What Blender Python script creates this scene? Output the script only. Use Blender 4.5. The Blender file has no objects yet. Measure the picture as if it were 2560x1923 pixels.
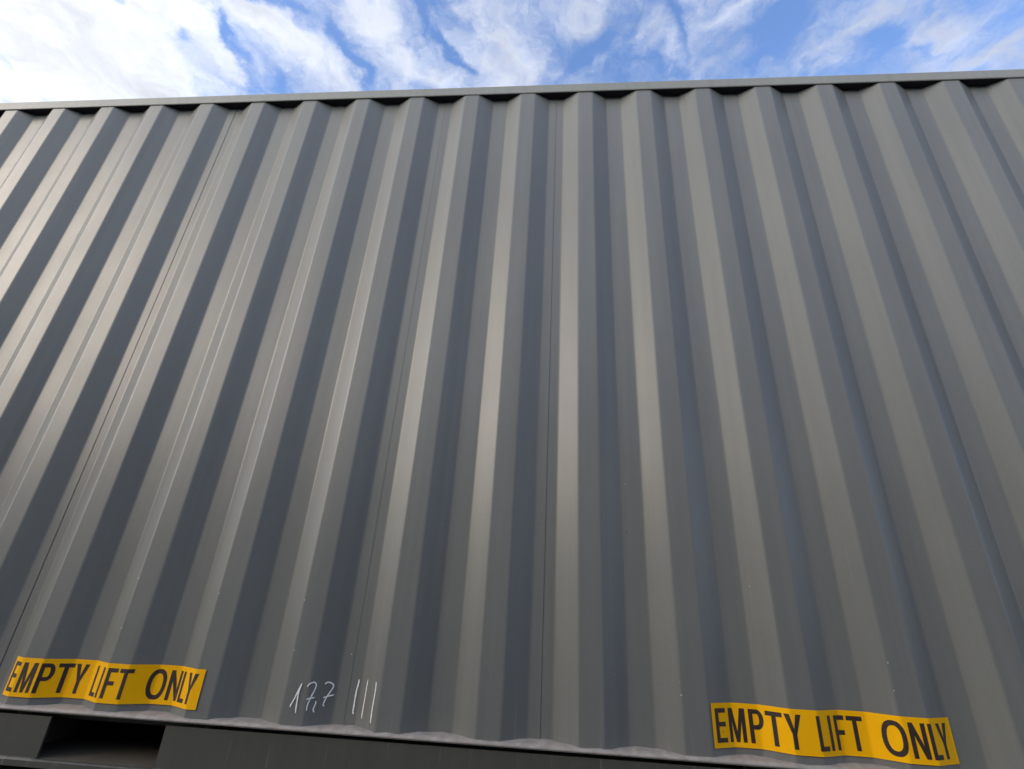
import bpy, bmesh, math, random
from mathutils import Matrix, Vector, noise

random.seed(7)
sc = bpy.context.scene
COL = sc.collection
ZC = 0.505                                   # camera height above the yard

# ------------------------------------------------------------------ camera
cam = bpy.data.cameras.new('camera')
cam.sensor_width = 36.0
cam.lens = 1202.811 * 36.0 / 2560.0
cam.shift_x = -24.35 / 2560.0
cam.clip_start, cam.clip_end = 0.02, 3000.0
cam_o = bpy.data.objects.new('camera', cam)
COL.objects.link(cam_o)
rx = (0.9967373, 0.0655382, 0.0471108)
ry = (-0.0160591, -0.4109799, 0.9115029)
rz = (0.0790999, -0.9092856, -0.4085866)
cam_o.matrix_world = Matrix(((rx[0], ry[0], rz[0], -0.0993073),
                             (rx[1], ry[1], rz[1], -1.5652425),
                             (rx[2], ry[2], rz[2], ZC),
                             (0, 0, 0, 1)))
sc.camera = cam_o

# ------------------------------------------------------------------ sun, sky, exposure
SUN_AZ, SUN_EL = math.radians(123), math.radians(19)     # azimuth from +y towards -x
sdir = Vector((-math.sin(SUN_AZ) * math.cos(SUN_EL), math.cos(SUN_AZ) * math.cos(SUN_EL), math.sin(SUN_EL)))
sun = bpy.data.lights.new('sun', 'SUN')
sun.energy, sun.angle, sun.color = 1.12, math.radians(32), (1.0, 0.82, 0.61)   # veiled by thin cloud
sun_o = bpy.data.objects.new('sun', sun)
COL.objects.link(sun_o)
sun_o.rotation_euler = (-sdir).to_track_quat('-Z', 'Y').to_euler()
sun_o.location = (-30, 20, 30)

world = bpy.data.worlds.new('World')
sc.world = world
world.use_nodes = True
wt = world.node_tree
wt.nodes.clear()


class NB:
    """small helper to chain shader nodes"""
    def __init__(s, t): s.t = t
    def new(s, typ, **kw):
        n = s.t.nodes.new(typ)
        for k, v in kw.items(): setattr(n, k, v)
        return n
    def put(s, sock, v):
        if isinstance(v, bpy.types.NodeSocket): s.t.links.new(v, sock)
        elif v is not None: sock.default_value = v
    def math(s, op, a, b=None, c=None, clamp=False):
        n = s.new('ShaderNodeMath', operation=op); n.use_clamp = clamp
        for i, v in enumerate((a, b, c)): s.put(n.inputs[i], v)
        return n.outputs[0]
    def vec(s, op, a, b=None, out=0):
        n = s.new('ShaderNodeVectorMath', operation=op)
        s.put(n.inputs[0], a)
        if b is not None:
            s.put(n.inputs[3] if op == 'SCALE' else n.inputs[1], b)
        return n.outputs[out]
    def dot(s, a, b): return s.vec('DOT_PRODUCT', a, b, 1)
    def mix(s, f, a, b):
        n = s.new('ShaderNodeMix', data_type='RGBA')
        s.put(n.inputs[0], f); s.put(n.inputs[6], a); s.put(n.inputs[7], b)
        return n.outputs[2]
    def noise(s, vec, scale, detail=4, rough=.55, dist=0.0, out='Fac', dim='3D'):
        n = s.new('ShaderNodeTexNoise', noise_dimensions=dim)
        s.put(n.inputs['Vector'], vec)
        n.inputs['Scale'].default_value = scale
        n.inputs['Detail'].default_value = detail
        n.inputs['Roughness'].default_value = rough
        n.inputs['Distortion'].default_value = dist
        return n.outputs[out]
    def smooth(s, v, a, b, lo=0.0, hi=1.0):
        n = s.new('ShaderNodeMapRange', interpolation_type='SMOOTHSTEP')
        s.put(n.inputs[0], v)
        n.inputs[1].default_value, n.inputs[2].default_value = a, b
        n.inputs[3].default_value, n.inputs[4].default_value = lo, hi
        return n.outputs[0]


# cloud banks and gaps on the cloud deck: centre, two axis vectors (inverse size), weight
CLOUDS = [
    (0.279, 0.586, 3.202, -0.916, -0.359, 9.305, -0.35),
    (0.112, 0.58, 10.186, 18.654, -29.148, 20.944, -0.3),
    (-1.046, 0.484, 9.079, 14.302, -9.19, 18.349, 1.2),
    (-0.981, 0.537, 6.586, 9.343, -7.293, 14.333, 0.8),
    (-0.974, 0.628, 5.885, 5.216, -0.774, 22.452, 0.7),
    (-1.196, 0.639, 6.354, 6.874, -0.907, 26.944, 0.6),
    (-1.07, 0.582, 4.074, 4.986, -1.538, 6.615, 1.0),
    (-0.871, 0.573, 3.477, 10.338, -9.073, -1.699, 0.8),
    (-0.687, 0.612, 9.827, 19.501, -25.318, 6.427, 0.5),
    (-0.562, 0.532, 9.196, 38.773, -19.55, -2.661, 0.6),
    (-0.715, 0.526, 9.139, 20.234, -15.955, 3.957, 0.6),
    (-0.885, 0.658, 13.1, 10.245, -1.193, 35.872, 0.6),
    (-0.676, 0.596, 7.07, 18.936, -63.022, -0.424, -1.15),
    (-0.662, 0.554, 5.549, 51.478, -83.941, -36.973, -1.035),
    (-0.852, 0.491, 21.594, 53.365, -69.166, 8.46, -0.862),
    (-0.575, 0.498, 23.347, 24.2, -30.646, 72.03, -0.92),
    (-0.768, 0.565, 17.809, 51.321, -85.2, -7.908, -0.69),
    (-0.852, 0.628, 16.023, 27.414, -72.387, 33.516, -0.69),
    (-0.693, 0.651, 23.592, 18.827, -16.101, 69.946, -0.69),
    (-0.9, 0.596, 23.952, 43.497, -52.834, 22.962, -0.92),
    (-0.989, 0.515, 13.038, 29.967, -47.747, 8.195, -1.265),
    (-1.04, 0.535, 13.042, 43.157, -62.828, -22.355, -1.035),
    (-1.182, 0.59, 15.664, 33.195, -71.218, 13.846, -0.92),
    (-0.54, 0.601, 7.802, 13.702, -22.271, 9.973, 0.75),
    (-0.558, 0.554, 18.361, 36.173, -38.243, 14.754, 0.5),
    (-0.472, 0.645, 16.752, 21.932, -30.184, 23.187, 0.6),
    (-0.453, 0.558, 11.956, 25.624, -60.604, 20.251, -0.82),
    (-0.443, 0.605, 12.957, 28.935, -72.75, 18.34, -0.82),
    (-0.429, 0.651, 13.259, 29.995, -83.091, 17.226, -0.738),
    (-0.511, 0.503, 26.123, 25.111, -35.222, 84.281, -0.574),
    (-0.61, 0.654, 11.307, 41.638, -57.918, -9.457, -0.738),
    (-0.36, 0.526, 13.472, 13.947, -17.245, 25.91, 0.7),
    (-0.336, 0.6, 11.222, 12.026, -18.12, 20.709, 0.75),
    (-0.274, 0.657, 14.264, 15.728, -38.488, 35.514, 0.6),
    (-0.26, 0.545, 1.386, 36.007, -98.209, -14.299, -0.82),
    (-0.233, 0.603, 14.629, 26.367, -68.15, 35.203, -0.82),
    (-0.219, 0.633, 18.507, 38.536, -104.741, 41.272, -0.574),
    (-0.219, 0.535, 17.107, 39.793, -82.408, 35.572, -0.41),
    (-0.129, 0.585, 3.47, 11.801, -14.972, 4.119, 0.6),
    (-0.067, 0.618, 2.404, 17.891, -20.328, 2.72, 0.4),
    (-0.168, 0.527, 2.831, 25.015, -52.446, 2.348, 0.3),
    (0.066, 0.574, -11.098, 29.942, -60.723, -18.83, -0.738),
    (0.022, 0.614, -15.154, 21.602, -49.99, -35.006, -0.574),
    (0.107, 0.535, 25.428, 7.13, -37.75, 106.158, -0.41),
    (0.102, 0.624, 13.077, 22.933, -61.785, 42.08, -0.41),
    (0.026, 0.528, -12.269, 22.479, -47.961, -29.547, 0.3),
    (0.15, 0.581, 12.289, 21.936, -39.059, 29.395, 0.15),
    (0.206, 0.559, 10.536, 18.617, -60.578, 49.685, -0.738),
    (0.235, 0.588, 20.664, 34.637, -84.307, 69.537, -0.41),
    (0.193, 0.648, 20.365, -0.371, -16.237, 78.394, -0.492),
    (0.228, 0.53, 32.643, 5.025, -30.194, 88.069, 0.6),
    (0.294, 0.562, -30.645, 27.581, -40.017, -66.324, 0.55),
    (0.211, 0.617, 30.145, 49.728, -47.54, 37.194, 0.45),
    (0.291, 0.655, -15.886, 13.112, -37.007, -55.487, 0.5),
    (0.298, 0.601, -16.805, 14.66, -20.657, -32.65, 0.2),
    (0.381, 0.566, -15.5, 15.169, -23.152, -35.876, -0.656),
    (0.427, 0.606, -23.927, 23.545, -31.542, -45.108, -0.492),
    (0.394, 0.647, -22.819, 44.496, -91.277, -17.656, -0.41),
    (0.33, 0.54, -21.062, 20.067, -54.736, -90.75, 0.2),
    (0.477, 0.573, -17.317, 25.398, -79.731, -46.635, 0.25),
    (0.494, 0.639, -16.701, 16.942, -44.324, -58.036, 0.15),
    (0.53, 0.652, -29.014, 30.019, -61.749, -77.367, 0.4),
    (0.605, 0.606, -12.492, 21.353, -51.684, -13.568, -0.82),
    (0.65, 0.55, -20.993, 28.691, -80.302, -72.319, -0.492),
    (0.605, 0.65, -19.607, 21.577, -39.115, -45.985, -0.41),
    (0.688, 0.629, -18.772, 18.714, -42.477, -96.183, -0.492),
    (0.607, 0.568, -16.328, 28.86, -107.348, -29.087, 0.3),
    (0.711, 0.589, -12.808, 16.115, -25.888, -29.478, 0.8),
    (0.66, 0.608, -41.441, 49.381, -46.841, -54.829, 0.5),
    (0.818, 0.658, -9.694, 11.406, -17.875, -24.68, 0.9),
    (0.834, 0.614, -21.2, 28.393, -22.395, -21.769, 0.5),
    (0.547, 0.572, -17.546, 26.843, -69.239, -35.321, 0.3),
]
W = NB(wt)
SKY_K = 0.10
sky = W.new('ShaderNodeTexSky', sky_type='NISHITA')
sky.sun_disc = False
sky.sun_elevation = SUN_EL
sky.sun_rotation = 2 * math.pi - SUN_AZ
sky.altitude, sky.air_density, sky.dust_density, sky.ozone_density = 50, 1.0, 0.6, 1.6
geo = W.new('ShaderNodeTexCoord').outputs['Generated']
sep = W.new('ShaderNodeSeparateXYZ')
wt.links.new(geo, sep.inputs[0])
zc = W.math('MAXIMUM', sep.outputs[2], 0.06)
deck = W.new('ShaderNodeCombineXYZ')
W.put(deck.inputs[0], W.math('DIVIDE', sep.outputs[0], zc))
W.put(deck.inputs[1], W.math('DIVIDE', sep.outputs[1], zc))
deck = deck.outputs[0]
wob = W.vec('SCALE', W.vec('SUBTRACT', W.noise(deck, 7.0, 2, .5, out='Color'), (.5, .5, .5)), 0.16)
wob2 = W.vec('SCALE', W.vec('SUBTRACT', W.noise(deck, 26.0, 4, .6, out='Color'), (.5, .5, .5)), 0.055)
deck_w = W.vec('ADD', W.vec('ADD', deck, wob), wob2)
dens = None
for cx, cy, a, b, c, d, w in CLOUDS:
    q = W.vec('SUBTRACT', deck_w, (cx, cy, 0))
    u = W.dot(q, (a, b, 0)); v = W.dot(q, (c, d, 0))
    e = W.math('MULTIPLY_ADD', u, u, W.math('MULTIPLY', v, v))
    g = W.math('MULTIPLY', W.math('POWER', 2.718, W.math('MULTIPLY', e, -0.8)), w)
    dens = g if dens is None else W.math('ADD', dens, g)
big = W.noise(W.vec('ADD', deck, (3.7, 1.3, 0)), 0.55, 3, .5)
mid = W.noise(W.vec('ADD', deck_w, (1.9, 8.2, 0)), 6.0, 8, .60)
fine = W.noise(W.vec('MULTIPLY', deck_w, (1.0, .8, 1)), 24.0, 7, .62)
near_view = W.smooth(W.math('MULTIPLY', W.math('ABSOLUTE', W.math('SUBTRACT', W.math('DIVIDE', sep.outputs[1], zc), .6)), 1.0), .15, .6, 0.0, 1.0)
bigc = W.math('MULTIPLY', W.math('SUBTRACT', big, .40), W.math('MULTIPLY_ADD', near_view, 4.0, 0.0))
dens = W.math('ADD', dens, bigc)
dens = W.math('MULTIPLY_ADD', W.math('SUBTRACT', mid, .5), 2.8, dens)
dens = W.math('MULTIPLY_ADD', W.math('SUBTRACT', fine, .5), 1.5, dens)
mask = W.smooth(dens, -0.80, 1.20)
haze_h = W.smooth(sep.outputs[2], 0.0, 0.50, 0.85, 0.0)          # cloud thickens towards the horizon
mask = W.math('MAXIMUM', mask, haze_h)
ca = W.dot(geo, tuple(sdir))                                     # forward scattering round the sun
glow = W.math('POWER', W.math('MAXIMUM', W.math('MULTIPLY_ADD', ca, .5, .5), 0.0), 3.6)
glow2 = W.math('POWER', W.math('MAXIMUM', ca, 0.0), 12.0)
thick = W.math('MULTIPLY', W.smooth(dens, 0.2, 2.2, 1.0, 0.84), W.math('MULTIPLY_ADD', W.noise(W.vec('ADD', deck_w, (5.1, 2.2, 0)), 10.0, 5, .6), .7, .65))
cl_r = W.math('MULTIPLY', thick, W.math('MULTIPLY_ADD', glow2, 1.2, W.math('MULTIPLY_ADD', glow, .76, .44)))
cl_g = W.math('MULTIPLY', thick, W.math('MULTIPLY_ADD', glow2, 1.05, W.math('MULTIPLY_ADD', glow, .72, .485)))
cl_b = W.math('MULTIPLY', thick, W.math('MULTIPLY_ADD', glow2, .78, W.math('MULTIPLY_ADD', glow, .60, .60)))
clc = W.new('ShaderNodeCombineXYZ')
for i, s_ in enumerate((cl_r, cl_g, cl_b)): W.put(clc.inputs[i], s_)
hz = W.smooth(sep.outputs[2], .06, .50, 1.0, 0.0)
hazy = W.vec('ADD', clc.outputs[0], W.vec('SCALE', (.36, .41, .49), hz))
cloud = W.vec('SCALE', hazy, 1.0 / SKY_K)
skyc = W.vec('MULTIPLY', sky.outputs[0], (2.05, 2.25, 2.75))
bg = W.new('ShaderNodeBackground')
W.put(bg.inputs[0], W.mix(mask, skyc, cloud))
bg.inputs[1].default_value = SKY_K
wo = W.new('ShaderNodeOutputWorld')
wt.links.new(bg.outputs[0], wo.inputs[0])

sc.view_settings.view_transform = 'Standard'
sc.view_settings.look = 'None'
sc.view_settings.gamma = 1.0
sc.view_settings.use_curve_mapping = False
sc.view_settings.exposure = 0.55

# ------------------------------------------------------------------ materials


def material(name):
    m = bpy.data.materials.new(name)
    m.use_nodes = True
    t = m.node_tree
    b = t.nodes['Principled BSDF']
    return m, NB(t), b


def obj_coord(N): return N.new('ShaderNodeTexCoord').outputs['Object']


def paint(name, base, rough=.34, chips=True, wave=1.0):
    m, N, b = material(name)
    co = obj_coord(N)
    big = N.noise(co, 1.3, 3, .5)
    streak = N.noise(N.vec('MULTIPLY', co, (26, 26, .7)), 1.0, 4, .6)
    grain = N.noise(co, 160, 2, .6)
    f = N.math('MULTIPLY_ADD', streak, .55, N.math('MULTIPLY', big, .45))
    f = N.math('MULTIPLY_ADD', N.math('SUBTRACT', grain, .5), .25, f)
    lo = tuple(c * .90 for c in base) + (1,)
    hi = (base[0] * 1.10, base[1] * 1.09, base[2] * 1.06, 1)
    colr = N.mix(N.smooth(f, .3, .7), lo, hi)
    sepz = N.new('ShaderNodeSeparateXYZ'); N.put(sepz.inputs[0], co)
    # dust settled in thin runs low on the wall
    runs = N.noise(N.vec('MULTIPLY', co, (70, 70, 2.2)), 1.0, 3, .65)
    low = N.smooth(sepz.outputs[2], .16, .42, 1.0, 0.0)
    dust = N.math('MULTIPLY', N.smooth(runs, .60, .74), N.math('MULTIPLY', low, .35))
    colr = N.mix(dust, colr, (.30, .29, .26, 1))
    if chips:
        vo = N.new('ShaderNodeTexVoronoi', feature='F1')
        N.put(vo.inputs['Vector'], co); vo.inputs['Scale'].default_value = 17
        vo.inputs['Randomness'].default_value = 1.0
        sel = N.new('ShaderNodeSeparateColor'); N.put(sel.inputs[0], vo.outputs['Color'])
        dot = N.math('LESS_THAN', vo.outputs['Distance'], N.math('MULTIPLY_ADD', sel.outputs[1], .045, .012))
        few = N.math('LESS_THAN', sel.outputs[0], N.smooth(sepz.outputs[2], .2, 1.1, .30, .035))
        chip = N.math('MULTIPLY', dot, few)
        tone = N.mix(N.math('GREATER_THAN', sel.outputs[2], N.smooth(sepz.outputs[2], .3, .9, .15, .75)), (.05, .045, .04, 1), (.42, .42, .39, 1))
        colr = N.mix(chip, colr, tone)
    if chips:
        sx = N.math('ABSOLUTE', N.math('SUBTRACT', N.math('FRACT', N.math('MULTIPLY_ADD', sepz.outputs[0], 1 / 0.278, 100.5 + .034614 / 0.278)), .5))
        near = N.smooth(sx, .004, .016, 1.0, 0.0)                  # left bend of every outer flat
        v2 = N.new('ShaderNodeTexVoronoi', feature='F1'); N.put(v2.inputs['Vector'], co); v2.inputs['Scale'].default_value = 75
        s2 = N.new('ShaderNodeSeparateColor'); N.put(s2.inputs[0], v2.outputs['Color'])
        d2 = N.math('LESS_THAN', v2.outputs['Distance'], N.math('MULTIPLY_ADD', s2.outputs[1], .14, .06))
        pick = N.math('LESS_THAN', s2.outputs[0], N.smooth(sepz.outputs[2], .15, .75, .34, 0.0))
        colr = N.mix(N.math('MULTIPLY', N.math('MULTIPLY', d2, pick), near), colr, (.50, .50, .46, 1))
        # faint vertical scratches and wash-down lines
        scr = N.noise(N.vec('MULTIPLY', co, (240, 240, 1.1)), 1.0, 2, .5)
        patch = N.smooth(N.noise(N.vec('ADD', co, (4.0, 1.0, 2.0)), 2.4, 3, .6), .52, .68)
        colr = N.mix(N.math('MULTIPLY', N.math('MULTIPLY', N.smooth(scr, .70, .76), patch), .30), colr, (.34, .34, .32, 1))
        smut = N.smooth(N.noise(N.vec('MULTIPLY', co, (9, 9, 2.0)), 1.0, 5, .65), .60, .80)
        colr = N.mix(N.math('MULTIPLY', smut, .16), colr, (.10, .098, .09, 1))
    N.put(b.inputs['Base Color'], colr)
    N.put(b.inputs['Roughness'], N.math('MULTIPLY_ADD', N.math('SUBTRACT', N.noise(co, 5, 4, .6), .5), .12, rough))
    b.inputs['IOR'].default_value = 1.5
    bump = N.new('ShaderNodeBump'); bump.inputs['Strength'].default_value = .12 * wave
    bump.inputs['Distance'].default_value = .002
    h = N.math('MULTIPLY_ADD', N.noise(co, 420, 2, .5), .25, N.math('MULTIPLY', N.noise(N.vec('MULTIPLY', co, (30, 30, 2.5)), 1.0, 3, .5), 1.0))
    N.put(bump.inputs['Height'], h)
    N.put(b.inputs['Normal'], bump.outputs[0])
    return m


M_PAINT = paint('grey_container_paint', (.161, .166, .156), .385)
M_RAIL = paint('grey_rail_paint', (.232, .236, .210), .45, chips=False, wave=1.5)
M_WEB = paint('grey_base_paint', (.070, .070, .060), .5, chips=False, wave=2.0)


def sealant():
    m, N, b = material('painted_sealant')
    co = obj_coord(N)
    n = N.noise(co, 38, 5, .65)
    N.put(b.inputs['Base Color'], N.mix(N.smooth(n, .35, .7), (.27, .242, .215, 1), (.36, .325, .29, 1)))
    b.inputs['Roughness'].default_value = .6
    bump = N.new('ShaderNodeBump'); bump.inputs['Strength'].default_value = .25
    bump.inputs['Distance'].default_value = .002
    N.put(bump.inputs['Height'], N.noise(co, 120, 3, .5))
    N.put(b.inputs['Normal'], bump.outputs[0])
    return m


M_SEAL = sealant()


def decal_yellow():
    m, N, b = material('yellow_vinyl')
    co = obj_coord(N)
    n = N.noise(co, 24, 5, .6)
    c = N.mix(N.smooth(n, .3, .75), (.96, .465, .001, 1), (.98, .505, .002, 1))
    vo = N.new('ShaderNodeTexVoronoi'); N.put(vo.inputs['Vector'], co); vo.inputs['Scale'].default_value = 60
    sel = N.new('ShaderNodeSeparateColor'); N.put(sel.inputs[0], vo.outputs['Color'])
    sp = N.math('MULTIPLY', N.math('LESS_THAN', vo.outputs['Distance'], .10), N.math('LESS_THAN', sel.outputs[0], .025))
    c = N.mix(sp, c, (.25, .13, .01, 1))
    N.put(b.inputs['Base Color'], c)
    b.inputs['Roughness'].default_value = .6
    b.inputs['IOR'].default_value = 1.35
    b.inputs['Specular IOR Level'].default_value = .25
    return m


def decal_black():
    m, N, b = material('black_print')
    co = obj_coord(N)
    n = N.noise(co, 330, 5, .7)
    N.put(b.inputs['Base Color'], N.mix(N.smooth(n, .50, .72, 0, .55), (.028, .017, .014, 1), (.17, .10, .04, 1)))
    b.inputs['Roughness'].default_value = .55
    return m


def chalk():
    m, N, b = material('white_chalk')
    co = obj_coord(N)
    n = N.noise(co, 420, 3, .7)
    N.put(b.inputs['Base Color'], N.mix(N.smooth(n, .46, .70, 0, .75), (.95, .93, .92, 1), (.60, .58, .56, 1)))
    b.inputs['Roughness'].default_value = .9
    return m


M_YEL, M_BLK, M_CHALK = decal_yellow(), decal_black(), chalk()


def simple(name, col, rough, metal=0.0):
    m, N, b = material(name)
    co = obj_coord(N)
    n = N.noise(co, 14, 5, .6)
    N.put(b.inputs['Base Color'], N.mix(n, tuple(c * .75 for c in col) + (1,), tuple(c * 1.2 for c in col) + (1,)))
    b.inputs['Roughness'].default_value = rough
    b.inputs['Metallic'].default_value = metal
    return m


M_DARK = simple('dark_underbody', (.035, .033, .03), .8)
M_POCKET = simple('pocket_dusty_steel', (.10, .088, .068), .8)
M_WOOD = simple('container_floor_timber', (.10, .07, .045), .8)
M_ZINC = simple('galvanised_steel', (.35, .35, .35), .4, .8)
M_RUB_SHADE = simple('black_gasket_and_shade', (.016, .013, .018), .8)  # door gaskets, and the painted shade under the top rail


def asphalt():
    m, N, b = material('asphalt')
    co = obj_coord(N)
    patch = N.noise(co, .35, 5, .6)
    st = N.noise(co, 130, 3, .7)
    c = N.mix(N.smooth(patch, .3, .7), (.050, .049, .047, 1), (.085, .082, .076, 1))
    c = N.mix(N.smooth(st, .55, .75, 0, .6), c, (.16, .155, .145, 1))
    N.put(b.inputs['Base Color'], c)
    b.inputs['Roughness'].default_value = .88
    bump = N.new('ShaderNodeBump'); bump.inputs['Strength'].default_value = .6
    bump.inputs['Distance'].default_value = .006
    N.put(bump.inputs['Height'], st)
    N.put(b.inputs['Normal'], bump.outputs[0])
    return m


M_ASPH = asphalt()

# ------------------------------------------------------------------ mesh helpers


def link(name, me, mat, parent=None, smooth=False):
    o = bpy.data.objects.new(name, me)
    if mat is not None:
        me.materials.append(mat)
    if smooth:
        for p in me.polygons: p.use_smooth = True
    COL.objects.link(o)
    if parent is not None:
        o.parent = parent
    return o


def from_bm(name, bm, mat, parent=None, smooth=False):
    bmesh.ops.recalc_face_normals(bm, faces=bm.faces[:])
    me = bpy.data.meshes.new(name)
    bm.to_mesh(me); bm.free()
    return link(name, me, mat, parent, smooth)


def add_box(bm, x0, x1, y0, y1, z0, z1, bev=0.0, seg=2):
    vs = [bm.verts.new(p) for p in ((x0, y0, z0), (x1, y0, z0), (x1, y1, z0), (x0, y1, z0),
                                    (x0, y0, z1), (x1, y0, z1), (x1, y1, z1), (x0, y1, z1))]
    fs = [bm.faces.new([vs[i] for i in f]) for f in ((3, 2, 1, 0), (4, 5, 6, 7), (0, 1, 5, 4), (1, 2, 6, 5), (2, 3, 7, 6), (3, 0, 4, 7))]
    if bev > 0:
        es = list({e for f in fs for e in f.edges})
        bmesh.ops.bevel(bm, geom=es, offset=bev, segments=seg, affect='EDGES', profile=.5)
    return vs


def box(name, x0, x1, y0, y1, z0, z1, mat, parent, bev=0.0):
    bm = bmesh.new()
    add_box(bm, x0, x1, y0, y1, z0, z1, bev)
    return from_bm(name, bm, mat, parent)


def add_cyl(bm, p0, p1, r, n=12):
    p0, p1 = Vector(p0), Vector(p1)
    d = (p1 - p0)
    q = d.to_track_quat('Z', 'Y').to_matrix()
    rings = []
    for p in (p0, p1):
        rings.append([bm.verts.new(p + q @ Vector((r * math.cos(2 * math.pi * i / n), r * math.sin(2 * math.pi * i / n), 0))) for i in range(n)])
    for i in range(n):
        bm.faces.new((rings[0][i], rings[0][(i + 1) % n], rings[1][(i + 1) % n], rings[1][i]))
    bm.faces.new(rings[0][::-1]); bm.faces.new(rings[1])


# ------------------------------------------------------------------ the yard
gm = bpy.data.meshes.new('ground')
gm.from_pydata([(-600, -600, 0), (600, -600, 0), (600, 600, 0), (-600, 600, 0)], [], [(0, 1, 2, 3)])
ground = link('ground', gm, M_ASPH)
ground['kind'] = 'structure'
ground['label'] = 'dark worn asphalt yard under the container'

# ------------------------------------------------------------------ container dimensions
P, FW, SW, D = 0.278, 0.034614, 0.069352, 0.035244       # pitch, half outer flat, slope, depth
X0, X1 = -3.374, 2.684                                   # ends of the container
YF, YR = 0.0, 2.414                                      # outer faces of the side walls
Z_TOP = ZC + 2.2696                                      # underside of the top rail
Z_LIP = ZC - 0.3541                                      # front edge of the bottom sill
Z_PB, Z_PT = Z_LIP - 0.002, Z_TOP + 0.004                # panel ends (tucked into the rails)
POST = 0.150

box_c = bpy.data.objects.new('shipping_container', None)
COL.objects.link(box_c)
box_c.location = ((X0 + X1) / 2, YF + 1.2, 0)
box_c['label'] = 'grey corrugated steel shipping container with yellow EMPTY LIFT ONLY stickers'
box_c['category'] = 'shipping container'
inv = Matrix.Translation(-Vector(box_c.location))


def own(o):
    """parts are modelled in yard coordinates and hung under the container"""
    o.parent = box_c
    o.matrix_parent_inverse = inv
    return o


# corrugation profile with rounded press-brake bends, as a polyline x -> y
def corners(k):
    c = k * P
    return [(c - FW, 0), (c + FW, 0), (c + FW + SW, D), (c + P - FW - SW, D)]


def make_profile(k0, k1):
    cs = []
    for k in range(k0, k1 + 1): cs += corners(k)
    pts = []
    T, G = 0.0046, 0.0026
    for i in range(1, len(cs) - 1):
        a, b, c = (Vector(cs[i - 1]), Vector(cs[i]), Vector(cs[i + 1]))
        u, v = (a - b).normalized(), (c - b).normalized()
        pa, pc = b + u * T, b + v * T
        pts.append(b + u * (T + G))
        for j in range(5):
            t = j / 4
            pts.append(pa * (1 - t) ** 2 + b * 2 * t * (1 - t) + pc * t * t)
        pts.append(b + v * (T + G))
    return [(p.x, p.y) for p in pts]


PROF = make_profile(-14, 11)
ARC = [0.0]
for (xa, ya), (xb, yb) in zip(PROF, PROF[1:]): ARC.append(ARC[-1] + math.hypot(xb - xa, yb - ya))


def interp(v, xs, ys):
    lo, hi = 0, len(xs) - 1
    while hi - lo > 1:
        m = (lo + hi) // 2
        if xs[m] <= v: lo = m
        else: hi = m
    t = (v - xs[lo]) / (xs[hi] - xs[lo])
    return ys[lo] + (ys[hi] - ys[lo]) * t


PX, PY = [p[0] for p in PROF], [p[1] for p in PROF]


def prof_y(x): return interp(x, PX, PY)
def arc_of_x(x): return interp(x, PX, ARC)


def oilcan(x, z):
    """sheet steel is never quite flat"""
    a = noise.noise(Vector((x * 1.6, z * .8, 3.1))) * .0012
    b = noise.noise(Vector((x * 5.0, z * 1.7, 9.7))) * .0007
    k = min(1.0, max(0.0, (z - Z_LIP) / .2)) * min(1.0, max(0.0, (Z_TOP - z) / .2))
    return (a + b) * k


def on_wall(s, z, off):
    x = interp(s, ARC, PX)
    y = interp(s, ARC, PY)
    return (x, y - off + oilcan(x, z), z)


# ------------------------------------------------------------------ corrugated side sheets
NZ = 44


def sheet(name, xa, xb, out=0.0, flip=False):
    xs = [xa] + [x for x in PX if xa + .0015 < x < xb - .0015] + [xb]
    verts, faces = [], []
    th = 0.0018
    for j in range(NZ + 1):
        z = Z_PB + (Z_PT - Z_PB) * j / NZ
        for x in xs: verts.append((x, prof_y(x) - out + oilcan(x, z), z))
    n = len(xs)
    for j in range(NZ):
        for i in range(n - 1):
            a = j * n + i
            faces.append((a, a + 1, a + n + 1, a + n))
    base = len(verts)
    for z in (Z_PB, Z_PT):
        for x in xs: verts.append((x, prof_y(x) - out + th, z))
    for i in range(n - 1):                                # plain inner skin
        a, b = base + i, base + n + i
        faces.append((a + 1, a, b, b + 1))
    me = bpy.data.meshes.new(name)
    me.from_pydata(verts, [], faces)
    # cut edges of the sheet
    return own(link(name, me, M_PAINT, None, True))


seam = lambda k: (k + .5) * P + 0.001                     # middle of an inner flat
GAPS = (.0006, .0007, .0009, .0007, .0006, .0, .0, .0006)
OUTS = (.0, .0012, .0, .0012, .0, .0, .0)   # half width of each joint
cuts = [X0 + POST - .004, seam(-10.98 + .0) , seam(-7), seam(-3), seam(-1), seam(3), seam(7), X1 - POST + .004]
cuts[1] = seam(-11)
sheets = []
for i in range(len(cuts) - 1):
    a, b = cuts[i], cuts[i + 1]
    sheets.append(sheet('side_panel', a + GAPS[i], b - GAPS[i + 1], out=OUTS[i]))
for i in range(1, len(cuts) - 1):                         # lap weld behind every joint
    x = cuts[i]
    own(box('weld_seam', x - .012, x + .012, D + .0028, D + .0060, Z_PB + .002, Z_TOP + .030, M_PAINT, None))

# ------------------------------------------------------------------ rails


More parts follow.
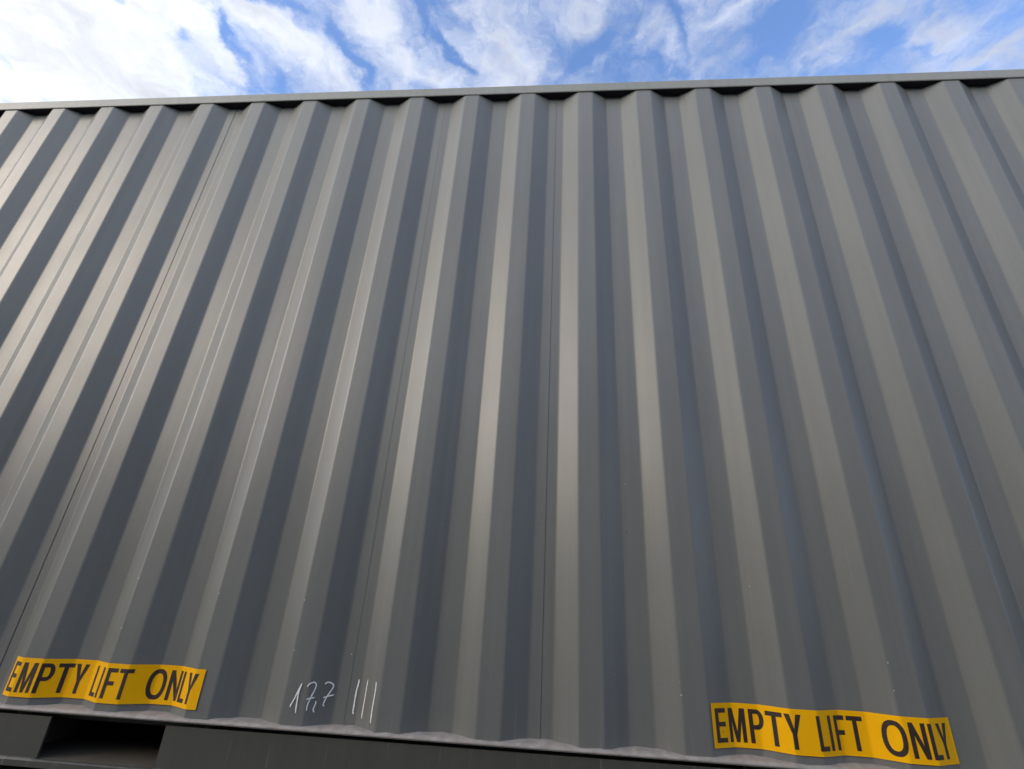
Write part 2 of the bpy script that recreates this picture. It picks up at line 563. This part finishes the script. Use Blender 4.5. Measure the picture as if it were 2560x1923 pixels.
def rail_tube(name, y0, y1, z0, z1, mat, bev):
    bm = bmesh.new()
    n = 40
    xa, xb = X0 + .10, X1 - .10
    prof = []
    for (cy, cz, a0) in ((y0 + bev, z0 + bev, 180), (y1 - bev, z0 + bev, 270), (y1 - bev, z1 - bev, 0), (y0 + bev, z1 - bev, 90)):
        for j in range(4):
            a = math.radians(a0 + 30 * j)
            prof.append((cy + bev * math.cos(a), cz + bev * math.sin(a)))
    rings = []
    for i in range(n + 1):
        x = xa + (xb - xa) * i / n
        w = noise.noise(Vector((x * 1.1, 5.0, z0))) * .0016
        v = noise.noise(Vector((x * .7, 1.0, z0))) * .0012
        rings.append([bm.verts.new((x, y + w, z + v)) for y, z in prof])
    m = len(prof)
    for a, b in zip(rings, rings[1:]):
        for j in range(m): bm.faces.new((a[j], a[(j + 1) % m], b[(j + 1) % m], b[j]))
    bm.faces.new(rings[0]); bm.faces.new(rings[-1][::-1])
    return own(from_bm(name, bm, mat))


RH = 0.0565
def front_rail():
    """folded top rail: outer face hangs in front of the sheet tops, hollow behind"""
    bm = bmesh.new()
    b = .004
    sec = [(-.002, Z_TOP), (-.0045, Z_TOP + .0012), (-.006, Z_TOP + b), (-.006, Z_TOP + RH - b), (-.0045, Z_TOP + RH - .0012), (-.002, Z_TOP + RH),
           (.058, Z_TOP + RH), (.062, Z_TOP + RH - b), (.062, Z_TOP - .002), (.052, Z_TOP - .002), (.052, Z_TOP + .044), (-.0010, Z_TOP + .044), (-.0010, Z_TOP + .0012)]
    rows = []
    n = 40
    for i in range(n + 1):
        x = X0 + .10 + (X1 - X0 - .20) * i / n
        w = noise.noise(Vector((x * 1.1, 5.0, 1.0))) * .0010
        v = noise.noise(Vector((x * .7, 1.0, 2.0))) * .0010
        rows.append([bm.verts.new((x, y + (w if y < .03 else 0), z + v)) for y, z in sec])
    m = len(sec)
    for a, c in zip(rows, rows[1:]):
        for j in range(m): bm.faces.new((a[j], a[(j + 1) % m], c[(j + 1) % m], c[j]))
    bm.faces.new(rows[0]); bm.faces.new(rows[-1][::-1])
    return own(from_bm('top_rail', bm, M_RAIL))


front_rail()
own(box('rail_shade_strip', X0 + .11, X1 - .11, -.0006, .0515, Z_TOP + .0045, Z_TOP + .043, M_RUB_SHADE, None))  # near-black strip that paints in the shade under the rail
rail_tube('top_rail', YR - .056, YR + .006, Z_TOP, Z_TOP + RH, M_RAIL, .0045)

# bottom rail: sill plate with overhanging lip, recessed groove, web plates, bottom flange and fork pockets
Z_WT, Z_WB = ZC - 0.3705, ZC - 0.470                       # top and bottom of the web
Z_FB = ZC - 0.4865
POCKETS = ((-1.545, -1.193), (0.505, 0.857))
PW0, PW1 = X0 + .178, X1 - .178


def sill():
    bm = bmesh.new()
    add_box(bm, PW0, PW1, -.0092, .075, Z_LIP - .0055, Z_LIP - .0005, .0015)
    return own(from_bm('sill_plate', bm, M_RAIL))


sill()


def bead():
    """painted sealant fillet that follows the feet of the corrugations down to the lip"""
    bm = bmesh.new()
    xs = []
    x = PW0 + .02
    while x < PW1 - .02:
        xs.append(x); x += .006
    rows = []
    for x in xs:
        w = sum(prof_y(x + d) for d in (-.036, -.024, -.012, 0, .012, .024, .036)) / 7     # sealant smooths the bends
        n1 = noise.noise(Vector((x * 28, 0, 0))) ; n2 = noise.noise(Vector((x * 75, 4, 0)))
        n3 = noise.noise(Vector((x * 3.1, 8, 0)))
        h = .0042 + w * .12 + max(-.003, n1 * .0016 + n2 * .0005 + n3 * .002)
        y = max(w, prof_y(x)) + .003
        yl = -.0105 + n1 * .0008 + n2 * .0005
        r = [(yl, Z_LIP - .0025 + n2 * .0004), (yl - .0004, Z_LIP + .0008 + n2 * .0005)]
        for t in (.35, .65, .88, 1.0):
            yy = yl + (y - yl) * t
            bul = math.sin(t * math.pi) * .0016 * (1 + n1)
            r.append((yy, Z_LIP + .0012 + h * t + bul + noise.noise(Vector((x * 40, t * 5, 2))) * .0003))
        r.append((y + .004, Z_LIP + h - .001)); r.append((y + .004, Z_LIP - .0025))
        rows.append([bm.verts.new((x, a, b)) for a, b in r])
    m = len(rows[0])
    for a, b in zip(rows, rows[1:]):
        for j in range(m - 1): bm.faces.new((a[j], a[j + 1], b[j + 1], b[j]))
    bm.faces.new(rows[0]); bm.faces.new(rows[-1][::-1])
    return own(from_bm('sealant_bead', bm, M_SEAL, None, True))


bead()
# web plates between and beside the pockets, the groove behind them, and the bottom flange
segs = [(PW0, POCKETS[0][0]), (POCKETS[0][1], POCKETS[1][0]), (POCKETS[1][1], PW1)]


def web_plate(xa, xb):
    bm = bmesh.new()
    n = max(3, int((xb - xa) / .12))
    th = .006
    rows = []
    for i in range(n + 1):
        x = xa + (xb - xa) * i / n
        w = noise.noise(Vector((x * 1.5, 2, 2))) * .0015
        sec = [(.002, Z_WB), (.001, Z_WB + .004), (.001 + w, (Z_WT + Z_WB) / 2), (.001, Z_WT - .0015), (.0025, Z_WT), (.001 + th, Z_WT), (.001 + th, Z_WB)]
        rows.append([bm.verts.new((x, a, b)) for a, b in sec])
    m = len(rows[0])
    for a, b in zip(rows, rows[1:]):
        for j in range(m): bm.faces.new((a[j], a[(j + 1) % m], b[(j + 1) % m], b[j]))
    bm.faces.new(rows[0]); bm.faces.new(rows[-1][::-1])
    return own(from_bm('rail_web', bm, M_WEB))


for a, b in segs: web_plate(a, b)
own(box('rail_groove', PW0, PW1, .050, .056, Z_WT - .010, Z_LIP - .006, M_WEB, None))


def flange():
    bm = bmesh.new()
    n = 300
    xa, xb = PW0, PW1
    rows = []
    for i in range(n + 1):
        x = xa + (xb - xa) * i / n
        n1 = noise.noise(Vector((x * 22, 1, 6))); n2 = noise.noise(Vector((x * 60, 2, 6)))
        inp = any(p0 - .004 < x < p1 + .004 for p0, p1 in POCKETS)
        h = .0015 if inp else .0048 + n1 * .0018 + n2 * .001           # rough weld where web meets flange
        sec = [(.0035, Z_WB + h), (-.003, Z_WB + h * .35 + n2 * .0006), (-.0065 + n1 * .0008, Z_WB - .0025), (-.0065 + n1 * .0008, Z_FB), (.05, Z_FB), (.05, Z_WB - .003), (.0035, Z_WB - .003)]
        rows.append([bm.verts.new((x, a, b)) for a, b in sec])
    m = len(rows[0])
    for a, b in zip(rows, rows[1:]):
        for j in range(m): bm.faces.new((a[j], a[(j + 1) % m], b[(j + 1) % m], b[j]))
    bm.faces.new(rows[0]); bm.faces.new(rows[-1][::-1])
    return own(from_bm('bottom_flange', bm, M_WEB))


flange()


def pocket(xa, xb):
    """open-fronted fork tunnel: floor, roof and cheeks"""
    bm = bmesh.new()
    t = .006
    ya, yb = .008, YR - .01
    w = .11                                               # the tunnel is wider than the cut-out in the web
    add_box(bm, xa - w - t, xa - w, ya + .002, yb, Z_WB + .002, Z_WT + .004)
    add_box(bm, xb + w, xb + w + t, ya + .002, yb, Z_WB + .002, Z_WT + .004)
    add_box(bm, xa - w - t, xb + w + t, ya + .002, yb, Z_WT + .0045, Z_WT + .0085)
    add_box(bm, xa - w - t, xb + w + t, ya + .002, yb, Z_WB - .0020, Z_WB + .0015)
    return own(from_bm('fork_pocket', bm, M_POCKET))


for a, b in POCKETS: pocket(a, b)

# rear side rail (plain channel), cross floor, underside
box_parts = [
    ('bottom_rail', PW0, PW1, YR - .05, YR - .004, Z_FB, Z_LIP, M_RAIL),
]
for nm, *r, mt in box_parts: own(box(nm, *r, mt, None, .003))
own(box('floor', X0 + .05, X1 - .05, .075, YR - .06, Z_LIP - .035, Z_LIP - .007, M_WOOD, None))
for i in range(14):
    x = X0 + .45 + i * .40
    if any(a - .08 < x < b + .08 for a, b in POCKETS): continue
    own(box('cross_member', x - .022, x + .022, .058, YR - .055, Z_FB + .006, Z_LIP - .036, M_DARK, None))

# ------------------------------------------------------------------ corner posts and castings
for x in (X0, X1):
    s = 1 if x == X0 else -1
    for y, t in ((-.004, 1), (YR + .004, -1)):
        bm = bmesh.new()
        xa, xb = sorted((x + s * .004, x + s * POST)); ya, yb = sorted((y, y + t * .10))
        add_box(bm, xa, xb, ya, yb, .118, Z_TOP - .055, .006)
        own(from_bm('corner_post', bm, M_PAINT))
        for z0, z1 in ((0.0, .118), (Z_TOP + RH + .006 - .118, Z_TOP + RH + .006)):
            bm = bmesh.new()
            xa, xb = sorted((x, x + s * .178)); ya, yb = sorted((y - t * .008, y + t * .154))
            add_box(bm, xa, xb, ya, yb, z0, z1, .008)
            c = own(from_bm('corner_casting', bm, M_RAIL))
            # oval lifting hole: flat dark disc painted as its shade, ringed by a raised lip
            bm = bmesh.new()
            cx, cz = (xa + xb) / 2, (z0 + z1) / 2
            yy = y - t * .0085
            ring = []
            for rr, dy in ((1.0, 0), (.82, -t * .0015), (.80, t * .0004)):
                ring.append([bm.verts.new((cx + .040 * rr * math.cos(a * math.pi / 12), yy + dy, cz + .032 * rr * math.sin(a * math.pi / 12))) for a in range(24)])
            for a, b in zip(ring, ring[1:]):
                for j in range(24): bm.faces.new((a[j], a[(j + 1) % 24], b[(j + 1) % 24], b[j]))
            bm.faces.new(ring[-1])
            h = from_bm('lifting_hole', bm, M_DARK)
            h.parent = c

# ------------------------------------------------------------------ roof, rear wall, end wall, doors


def corrugated(name, length, height, pitch, depth, place, mat):
    pts, n = [], int(length / pitch)
    for k in range(n):
        c = k * pitch
        pts += [(c, 0), (c + pitch * .25, 0), (c + pitch * .5, depth), (c + pitch * .75, depth)]
    pts.append((n * pitch, 0))
    sx = length / (n * pitch)
    v, f = [], []
    for h in (0, height):
        for x, y in pts: v.append(place(x * sx, y, h))
    m = len(pts)
    for i in range(m - 1): f.append((i, i + 1, m + i + 1, m + i))
    me = bpy.data.meshes.new(name); me.from_pydata(v, [], f)
    o = own(link(name, me, mat))
    md = o.modifiers.new('thickness', 'SOLIDIFY'); md.thickness = .0018
    return o


corrugated('rear_panel', (X1 - POST) - (X0 + POST), Z_TOP - Z_LIP, P, D, lambda x, y, h: (X0 + POST + x, YR - y, Z_LIP + h), M_PAINT)
corrugated('roof_panel', (X1 - .12) - (X0 + .12), YR - .112, .209, .018, lambda x, y, h: (X0 + .12 + x, .056 + h, Z_TOP + RH - .024 + y), M_PAINT)
corrugated('end_panel', YR - .20, Z_TOP - .13, .25, .045, lambda x, y, h: (X0 + .012 + y, .10 + x, .13 + h), M_PAINT)
for xx in (X0, X1):
    s = 1 if xx == X0 else -1
    for nm, z0, z1 in (('end_sill', .02, .13), ('end_header', Z_TOP - .02, Z_TOP + RH)):
        xa, xb = sorted((xx + s * .006, xx + s * .08))
        own(box(nm, xa, xb, .155, YR - .155, z0, z1, M_RAIL, None, .004))
for s, ya, yb in ((0, .104, YR / 2 - .006), (1, YR / 2 + .006, YR - .104)):
    d = own(box('door', X1 - .055, X1 - .016, ya, yb, .135, Z_TOP - .024, M_PAINT, None, .004))
    g = box('gasket', X1 - .052, X1 - .02, ya - .005 if s else yb + .0005, ya - .0005 if s else yb + .005, .14, Z_TOP - .03, M_RUB_SHADE, d)
    for yy in (ya + .25 * (yb - ya), ya + .75 * (yb - ya)):
        bm = bmesh.new()
        add_cyl(bm, (X1 + .008, yy, .10), (X1 + .008, yy, Z_TOP + .02), .017)
        for zz in (.35, 1.1, 1.9, 2.4): add_box(bm, X1 - .0158, X1 + .03, yy - .03, yy + .03, zz - .02, zz + .02, .003)
        add_box(bm, X1 + .01, X1 + .022, yy - .02, yy + .32, 1.18, 1.22, .003)
        from_bm('lock_bar', bm, M_ZINC, d)

# ------------------------------------------------------------------ stickers wrapped over the corrugation


def wrap_faces(bm, off_of):
    """cut a flat (s, z) mesh at every bend and lay it on the wall"""
    bm.normal_update()
    bmesh.ops.triangulate(bm, faces=bm.faces[:])
    lo = min(v.co.x for v in bm.verts); hi = max(v.co.x for v in bm.verts)
    for s in ARC:
        if lo + 1e-5 < s < hi - 1e-5:
            bmesh.ops.bisect_plane(bm, geom=bm.verts[:] + bm.edges[:] + bm.faces[:], plane_co=(s, 0, 0), plane_no=(1, 0, 0), dist=1e-7)
    for v in bm.verts:
        v.co = Vector(on_wall(v.co.x, v.co.y, off_of))


def poly(bm, pts): return bm.faces.new([bm.verts.new((a, b, 0)) for a, b in pts])


ST, AR = .0112, .0104      # stroke widths


def letter(bm, ch, a, w, z0, H):
    s, r = ST, AR
    def P_(pts): poly(bm, [(a + x, z0 + y) for x, y in pts])
    if ch == 'E':
        m = H * .53
        P_([(0, 0), (w, 0), (w, r), (s, r), (s, m - r / 2), (w * .93, m - r / 2), (w * .93, m + r / 2), (s, m + r / 2), (s, H - r), (w * .97, H - r), (w * .97, H), (0, H)])
    elif ch == 'F':
        m = H * .50
        P_([(0, 0), (s, 0), (s, m - r / 2), (w * .92, m - r / 2), (w * .92, m + r / 2), (s, m + r / 2), (s, H - r), (w, H - r), (w, H), (0, H)])
    elif ch == 'L':
        P_([(0, 0), (w, 0), (w, r), (s, r), (s, H), (0, H)])
    elif ch == 'I':
        P_([(0, 0), (w, 0), (w, H), (0, H)])
    elif ch == 'T':
        c = w / 2
        P_([(c - s / 2, 0), (c + s / 2, 0), (c + s / 2, H - r), (w, H - r), (w, H), (0, H), (0, H - r), (c - s / 2, H - r)])
    elif ch == 'M':
        c = w / 2
        s *= .92
        P_([(0, 0), (s, 0), (s, H * .62), (c - s * .42, 0), (c + s * .42, 0), (w - s, H * .62), (w - s, 0), (w, 0), (w, H), (w - s * 1.35, H), (c, H * .30), (s * 1.35, H), (0, H)])
    elif ch == 'N':
        P_([(0, 0), (s, 0), (s, H * .64), (w - s * 1.05, 0), (w, 0), (w, H), (w - s, H), (w - s, H * .36), (s * 1.05, H), (0, H)])
    elif ch == 'Y':
        c = w / 2
        P_([(c - s / 2, 0), (c + s / 2, 0), (c + s / 2, H * .42), (w, H), (w - s * 1.2, H), (c, H * .58), (s * 1.2, H), (0, H), (c - s / 2, H * .42)])
    elif ch == 'P':
        P_([(0, 0), (s, 0), (s, H), (0, H)])
        zb, R2 = H * .40, (H * .60) / 2
        cx = w - R2 * .72
        outer, inner = [(s, H)], [(s, H - r)]
        for i in range(13):
            t = math.pi / 2 - math.pi * i / 12
            outer.append((cx + R2 * .72 * math.cos(t), zb + R2 + R2 * math.sin(t)))
            inner.append((cx + (R2 * .72 - s) * math.cos(t), zb + R2 + (R2 - r) * math.sin(t)))
        outer.append((s, zb)); inner.append((s, zb + r))
        for i in range(len(outer) - 1): P_([outer[i], inner[i], inner[i + 1], outer[i + 1]])
    elif ch == 'O':
        c, z, n = w / 2, H / 2, 28
        def pt(rx_, rz_, i):
            t = 2 * math.pi * i / n
            e = .86
            cs, sn = math.cos(t), math.sin(t)
            return (c + rx_ * math.copysign(abs(cs) ** e, cs), z + rz_ * math.copysign(abs(sn) ** e, sn))
        for i in range(n):
            P_([pt(w / 2, H / 2 + .001, i), pt(w / 2, H / 2 + .001, i + 1), pt(w / 2 - s, H / 2 - r, i + 1), pt(w / 2 - s, H / 2 - r, i)])


LAYOUT = [('E', .0115, .0365), ('M', .0570, .0475), ('P', .1140, .0385), ('T', .1575, .0415), ('Y', .2035, .0430),
          ('L', .2850, .0320), ('I', .3245, .0112), ('F', .3480, .0330), ('T', .3870, .0410),
          ('O', .4680, .0550), ('N', .5310, .0420), ('L', .5800, .0310), ('Y', .6085, .0425)]


def sticker(x0, z_tl, z_tr, length, hgt, label):
    s0 = arc_of_x(x0)
    zt = lambda s: ZC + z_tl + (z_tr - z_tl) * (s - s0) / length
    bm = bmesh.new()
    N_ = 60
    cells = [s0 + length * i / N_ for i in range(N_ + 1)]
    for i in range(N_):
        a, b = cells[i], cells[i + 1]
        for j in range(3):
            t0, t1 = j / 3, (j + 1) / 3
            poly(bm, [(a, zt(a) - hgt * t1), (b, zt(b) - hgt * t1), (b, zt(b) - hgt * t0), (a, zt(a) - hgt * t0)])
    bmesh.ops.remove_doubles(bm, verts=bm.verts[:], dist=1e-6)
    wrap_faces(bm, .0026)
    me = bpy.data.meshes.new('sticker'); bm.to_mesh(me); bm.free()
    st = own(link('sticker', me, M_YEL, None, True))
    st['label'] = label
    H = hgt * .765
    for ch, a, w in LAYOUT:
        bm = bmesh.new()
        a, w = a * length / .668, w * length / .668
        letter(bm, ch, s0 + a, w, zt(s0 + a) - hgt + hgt * .115, H)
        bmesh.ops.remove_doubles(bm, verts=bm.verts[:], dist=1e-6)
        wrap_faces(bm, .0031)
        me = bpy.data.meshes.new('letter'); bm.to_mesh(me); bm.free()
        lt = link('letter', me, M_BLK, None, True)
        lt.parent = st
    return st


def face_out(o):
    """decal faces look away from the wall"""
    me = o.data
    bm = bmesh.new(); bm.from_mesh(me)
    for f in bm.faces:
        if f.normal.y > 0: f.normal_flip()
    bm.to_mesh(me); bm.free()


for s_ in (sticker(-1.742, -.2285, -.2285, .662, .1000, 'left yellow EMPTY LIFT ONLY sticker above the open fork pocket'),
           sticker(.3195, -.2290, -.2300, .660, .1005, 'right yellow EMPTY LIFT ONLY sticker')):
    face_out(s_)
    for c in s_.children: face_out(c)

# ------------------------------------------------------------------ chalk writing
CH_X = -0.80
CHALK = {
 'one': [[(-0.0421, -0.3052), (-0.042, -0.3002), (-0.0361, -0.2875), (-0.0298, -0.269), (-0.0247, -0.2549), (-0.0212, -0.246)], [(-0.0217, -0.2475), (-0.0238, -0.2583), (-0.0263, -0.271), (-0.0256, -0.288), (-0.0249, -0.3048), (-0.0235, -0.3186)]],
 'sevA': [[(-0.0044, -0.2549), (-0.001, -0.2484), (0.0035, -0.2454), (0.0106, -0.2429), (0.0152, -0.2438), (0.019, -0.2479), (0.0194, -0.2537), (0.0173, -0.2629), (0.0124, -0.2754), (0.0095, -0.2855), (0.0059, -0.2978), (0.0058, -0.3118)], [(0.0006, -0.2846), (0.0088, -0.2821), (0.0215, -0.2801)]],
 'comma': [[(0.0262, -0.2887), (0.0269, -0.2938), (0.0248, -0.3017), (0.0233, -0.3083), (0.0245, -0.3123), (0.0277, -0.3157)]],
 'sevB': [[(0.0435, -0.2487), (0.0449, -0.2452), (0.0504, -0.2433), (0.057, -0.2442), (0.0642, -0.2478), (0.0672, -0.2513), (0.0662, -0.2577), (0.0594, -0.2692), (0.0538, -0.2795), (0.0503, -0.2875), (0.0481, -0.2954), (0.0482, -0.2994), (0.0513, -0.302)], [(0.0445, -0.2811), (0.0524, -0.2789), (0.0609, -0.2768), (0.0733, -0.2744)]],
}
TALLY = [[(0.1393, -0.2327), (0.1389, -0.2451), (0.1364, -0.2616), (0.1358, -0.2801), (0.1359, -0.2984), (0.1356, -0.3109), (0.1377, -0.3181)], [(0.1716, -0.2292), (0.1707, -0.2468), (0.1702, -0.2676), (0.1694, -0.2905), (0.1687, -0.3098), (0.1689, -0.3253)], [(0.2053, -0.2325), (0.2067, -0.2462), (0.2063, -0.2679), (0.2049, -0.2928), (0.2051, -0.3127), (0.2055, -0.3313)]]


def smooth_line(pts, n=6):
    out = []
    for i in range(len(pts) - 1):
        p0, p1, p2, p3 = (Vector(pts[max(0, min(len(pts) - 1, i + k))]) for k in (-1, 0, 1, 2))
        for j in range(n):
            t = j / n
            out.append(.5 * ((2 * p1) + (p2 - p0) * t + (2 * p0 - 5 * p1 + 4 * p2 - p3) * t * t + (3 * p1 - p0 - 3 * p2 + p3) * t ** 3))
    out.append(Vector(pts[-1]))
    return out


def stroke(bm, pts, width, seed):
    L = smooth_line(pts)
    s0 = arc_of_x(CH_X)
    a_, b_ = [], []
    for i, p in enumerate(L):
        d = (L[min(i + 1, len(L) - 1)] - L[max(i - 1, 0)]).normalized()
        nrm = Vector((-d.y, d.x))
        e = min(1.0, .45 + .2 * min(i, len(L) - 1 - i))
        w = width * e * (1 + .30 * noise.noise(Vector((i * .35, seed, 0)))) / 2
        j = noise.noise(Vector((i * .9, seed, 5))) * width * .08
        a_.append((s0 + p.x + nrm.x * (w + j), ZC + p.y + nrm.y * (w + j)))
        b_.append((s0 + p.x - nrm.x * (w - j), ZC + p.y - nrm.y * (w - j)))
    for i in range(len(L) - 1): poly(bm, [a_[i], b_[i], b_[i + 1], a_[i + 1]])


def chalk_part(name, strokes, width, seed, label):
    bmA = None
    me_all = bpy.data.meshes.new(name)
    tot = bmesh.new()
    for k, st in enumerate(strokes):
        bm = bmesh.new()
        stroke(bm, st, width, seed + k * 3.3)
        wrap_faces(bm, .0022 + .0004 * k)
        tmp = bpy.data.meshes.new('tmp'); bm.to_mesh(tmp); bm.free()
        tot.from_mesh(tmp); bpy.data.meshes.remove(tmp)
    for f in tot.faces:
        f.normal_update()
        if f.normal.y > 0: f.normal_flip()
    tot.to_mesh(me_all); tot.free()
    o = own(link(name, me_all, M_CHALK, None, False))
    o['label'] = label
    return o


chalk_part('chalk_digit', CHALK['one'], .0036, 1, 'white chalk figure 1 of the handwritten 17,7')
chalk_part('chalk_digit', CHALK['sevA'], .0034, 11, 'first crossed white chalk 7 of the handwritten 17,7')
chalk_part('chalk_comma', CHALK['comma'], .0034, 21, 'white chalk decimal comma between the two sevens')
chalk_part('chalk_digit', CHALK['sevB'], .0036, 31, 'second crossed white chalk 7 of the handwritten 17,7')
for i, tl in enumerate(TALLY):
    chalk_part('chalk_tally_stroke', [tl], (.0042, .0032, .0036)[i], 41 + i * 5,
               'white chalk tally stroke, %s of three' % ('left', 'middle', 'right')[i])

# ------------------------------------------------------------------ unseen row added across the aisle to darken the lower wall
def copy_shade_container(dx, dy, dz, label):
    r = box_c.copy(); COL.objects.link(r)
    r.location = Vector(box_c.location) + Vector((dx, dy, dz))
    r['label'] = label; r['group'] = 'unseen containers added across the aisle to shade the wall'
    for ch in list(box_c.children):
        if ch.name.split('.')[0] in ('sticker', 'chalk_digit', 'chalk_comma', 'chalk_tally_stroke'): continue
        c = ch.copy(); COL.objects.link(c); c.parent = r
        for g in ch.children:
            d = g.copy(); COL.objects.link(d); d.parent = c


SHADE_ROW_Y = -6.3
for dx, which in ((-12.5, 'leftmost'), (-6.2, 'second from the left'), (0.1, 'second from the right'), (6.4, 'rightmost')):
    copy_shade_container(dx, SHADE_ROW_Y - YR, 0, 'unseen grey corrugated container added to shade the wall, %s in the row across the aisle' % which)
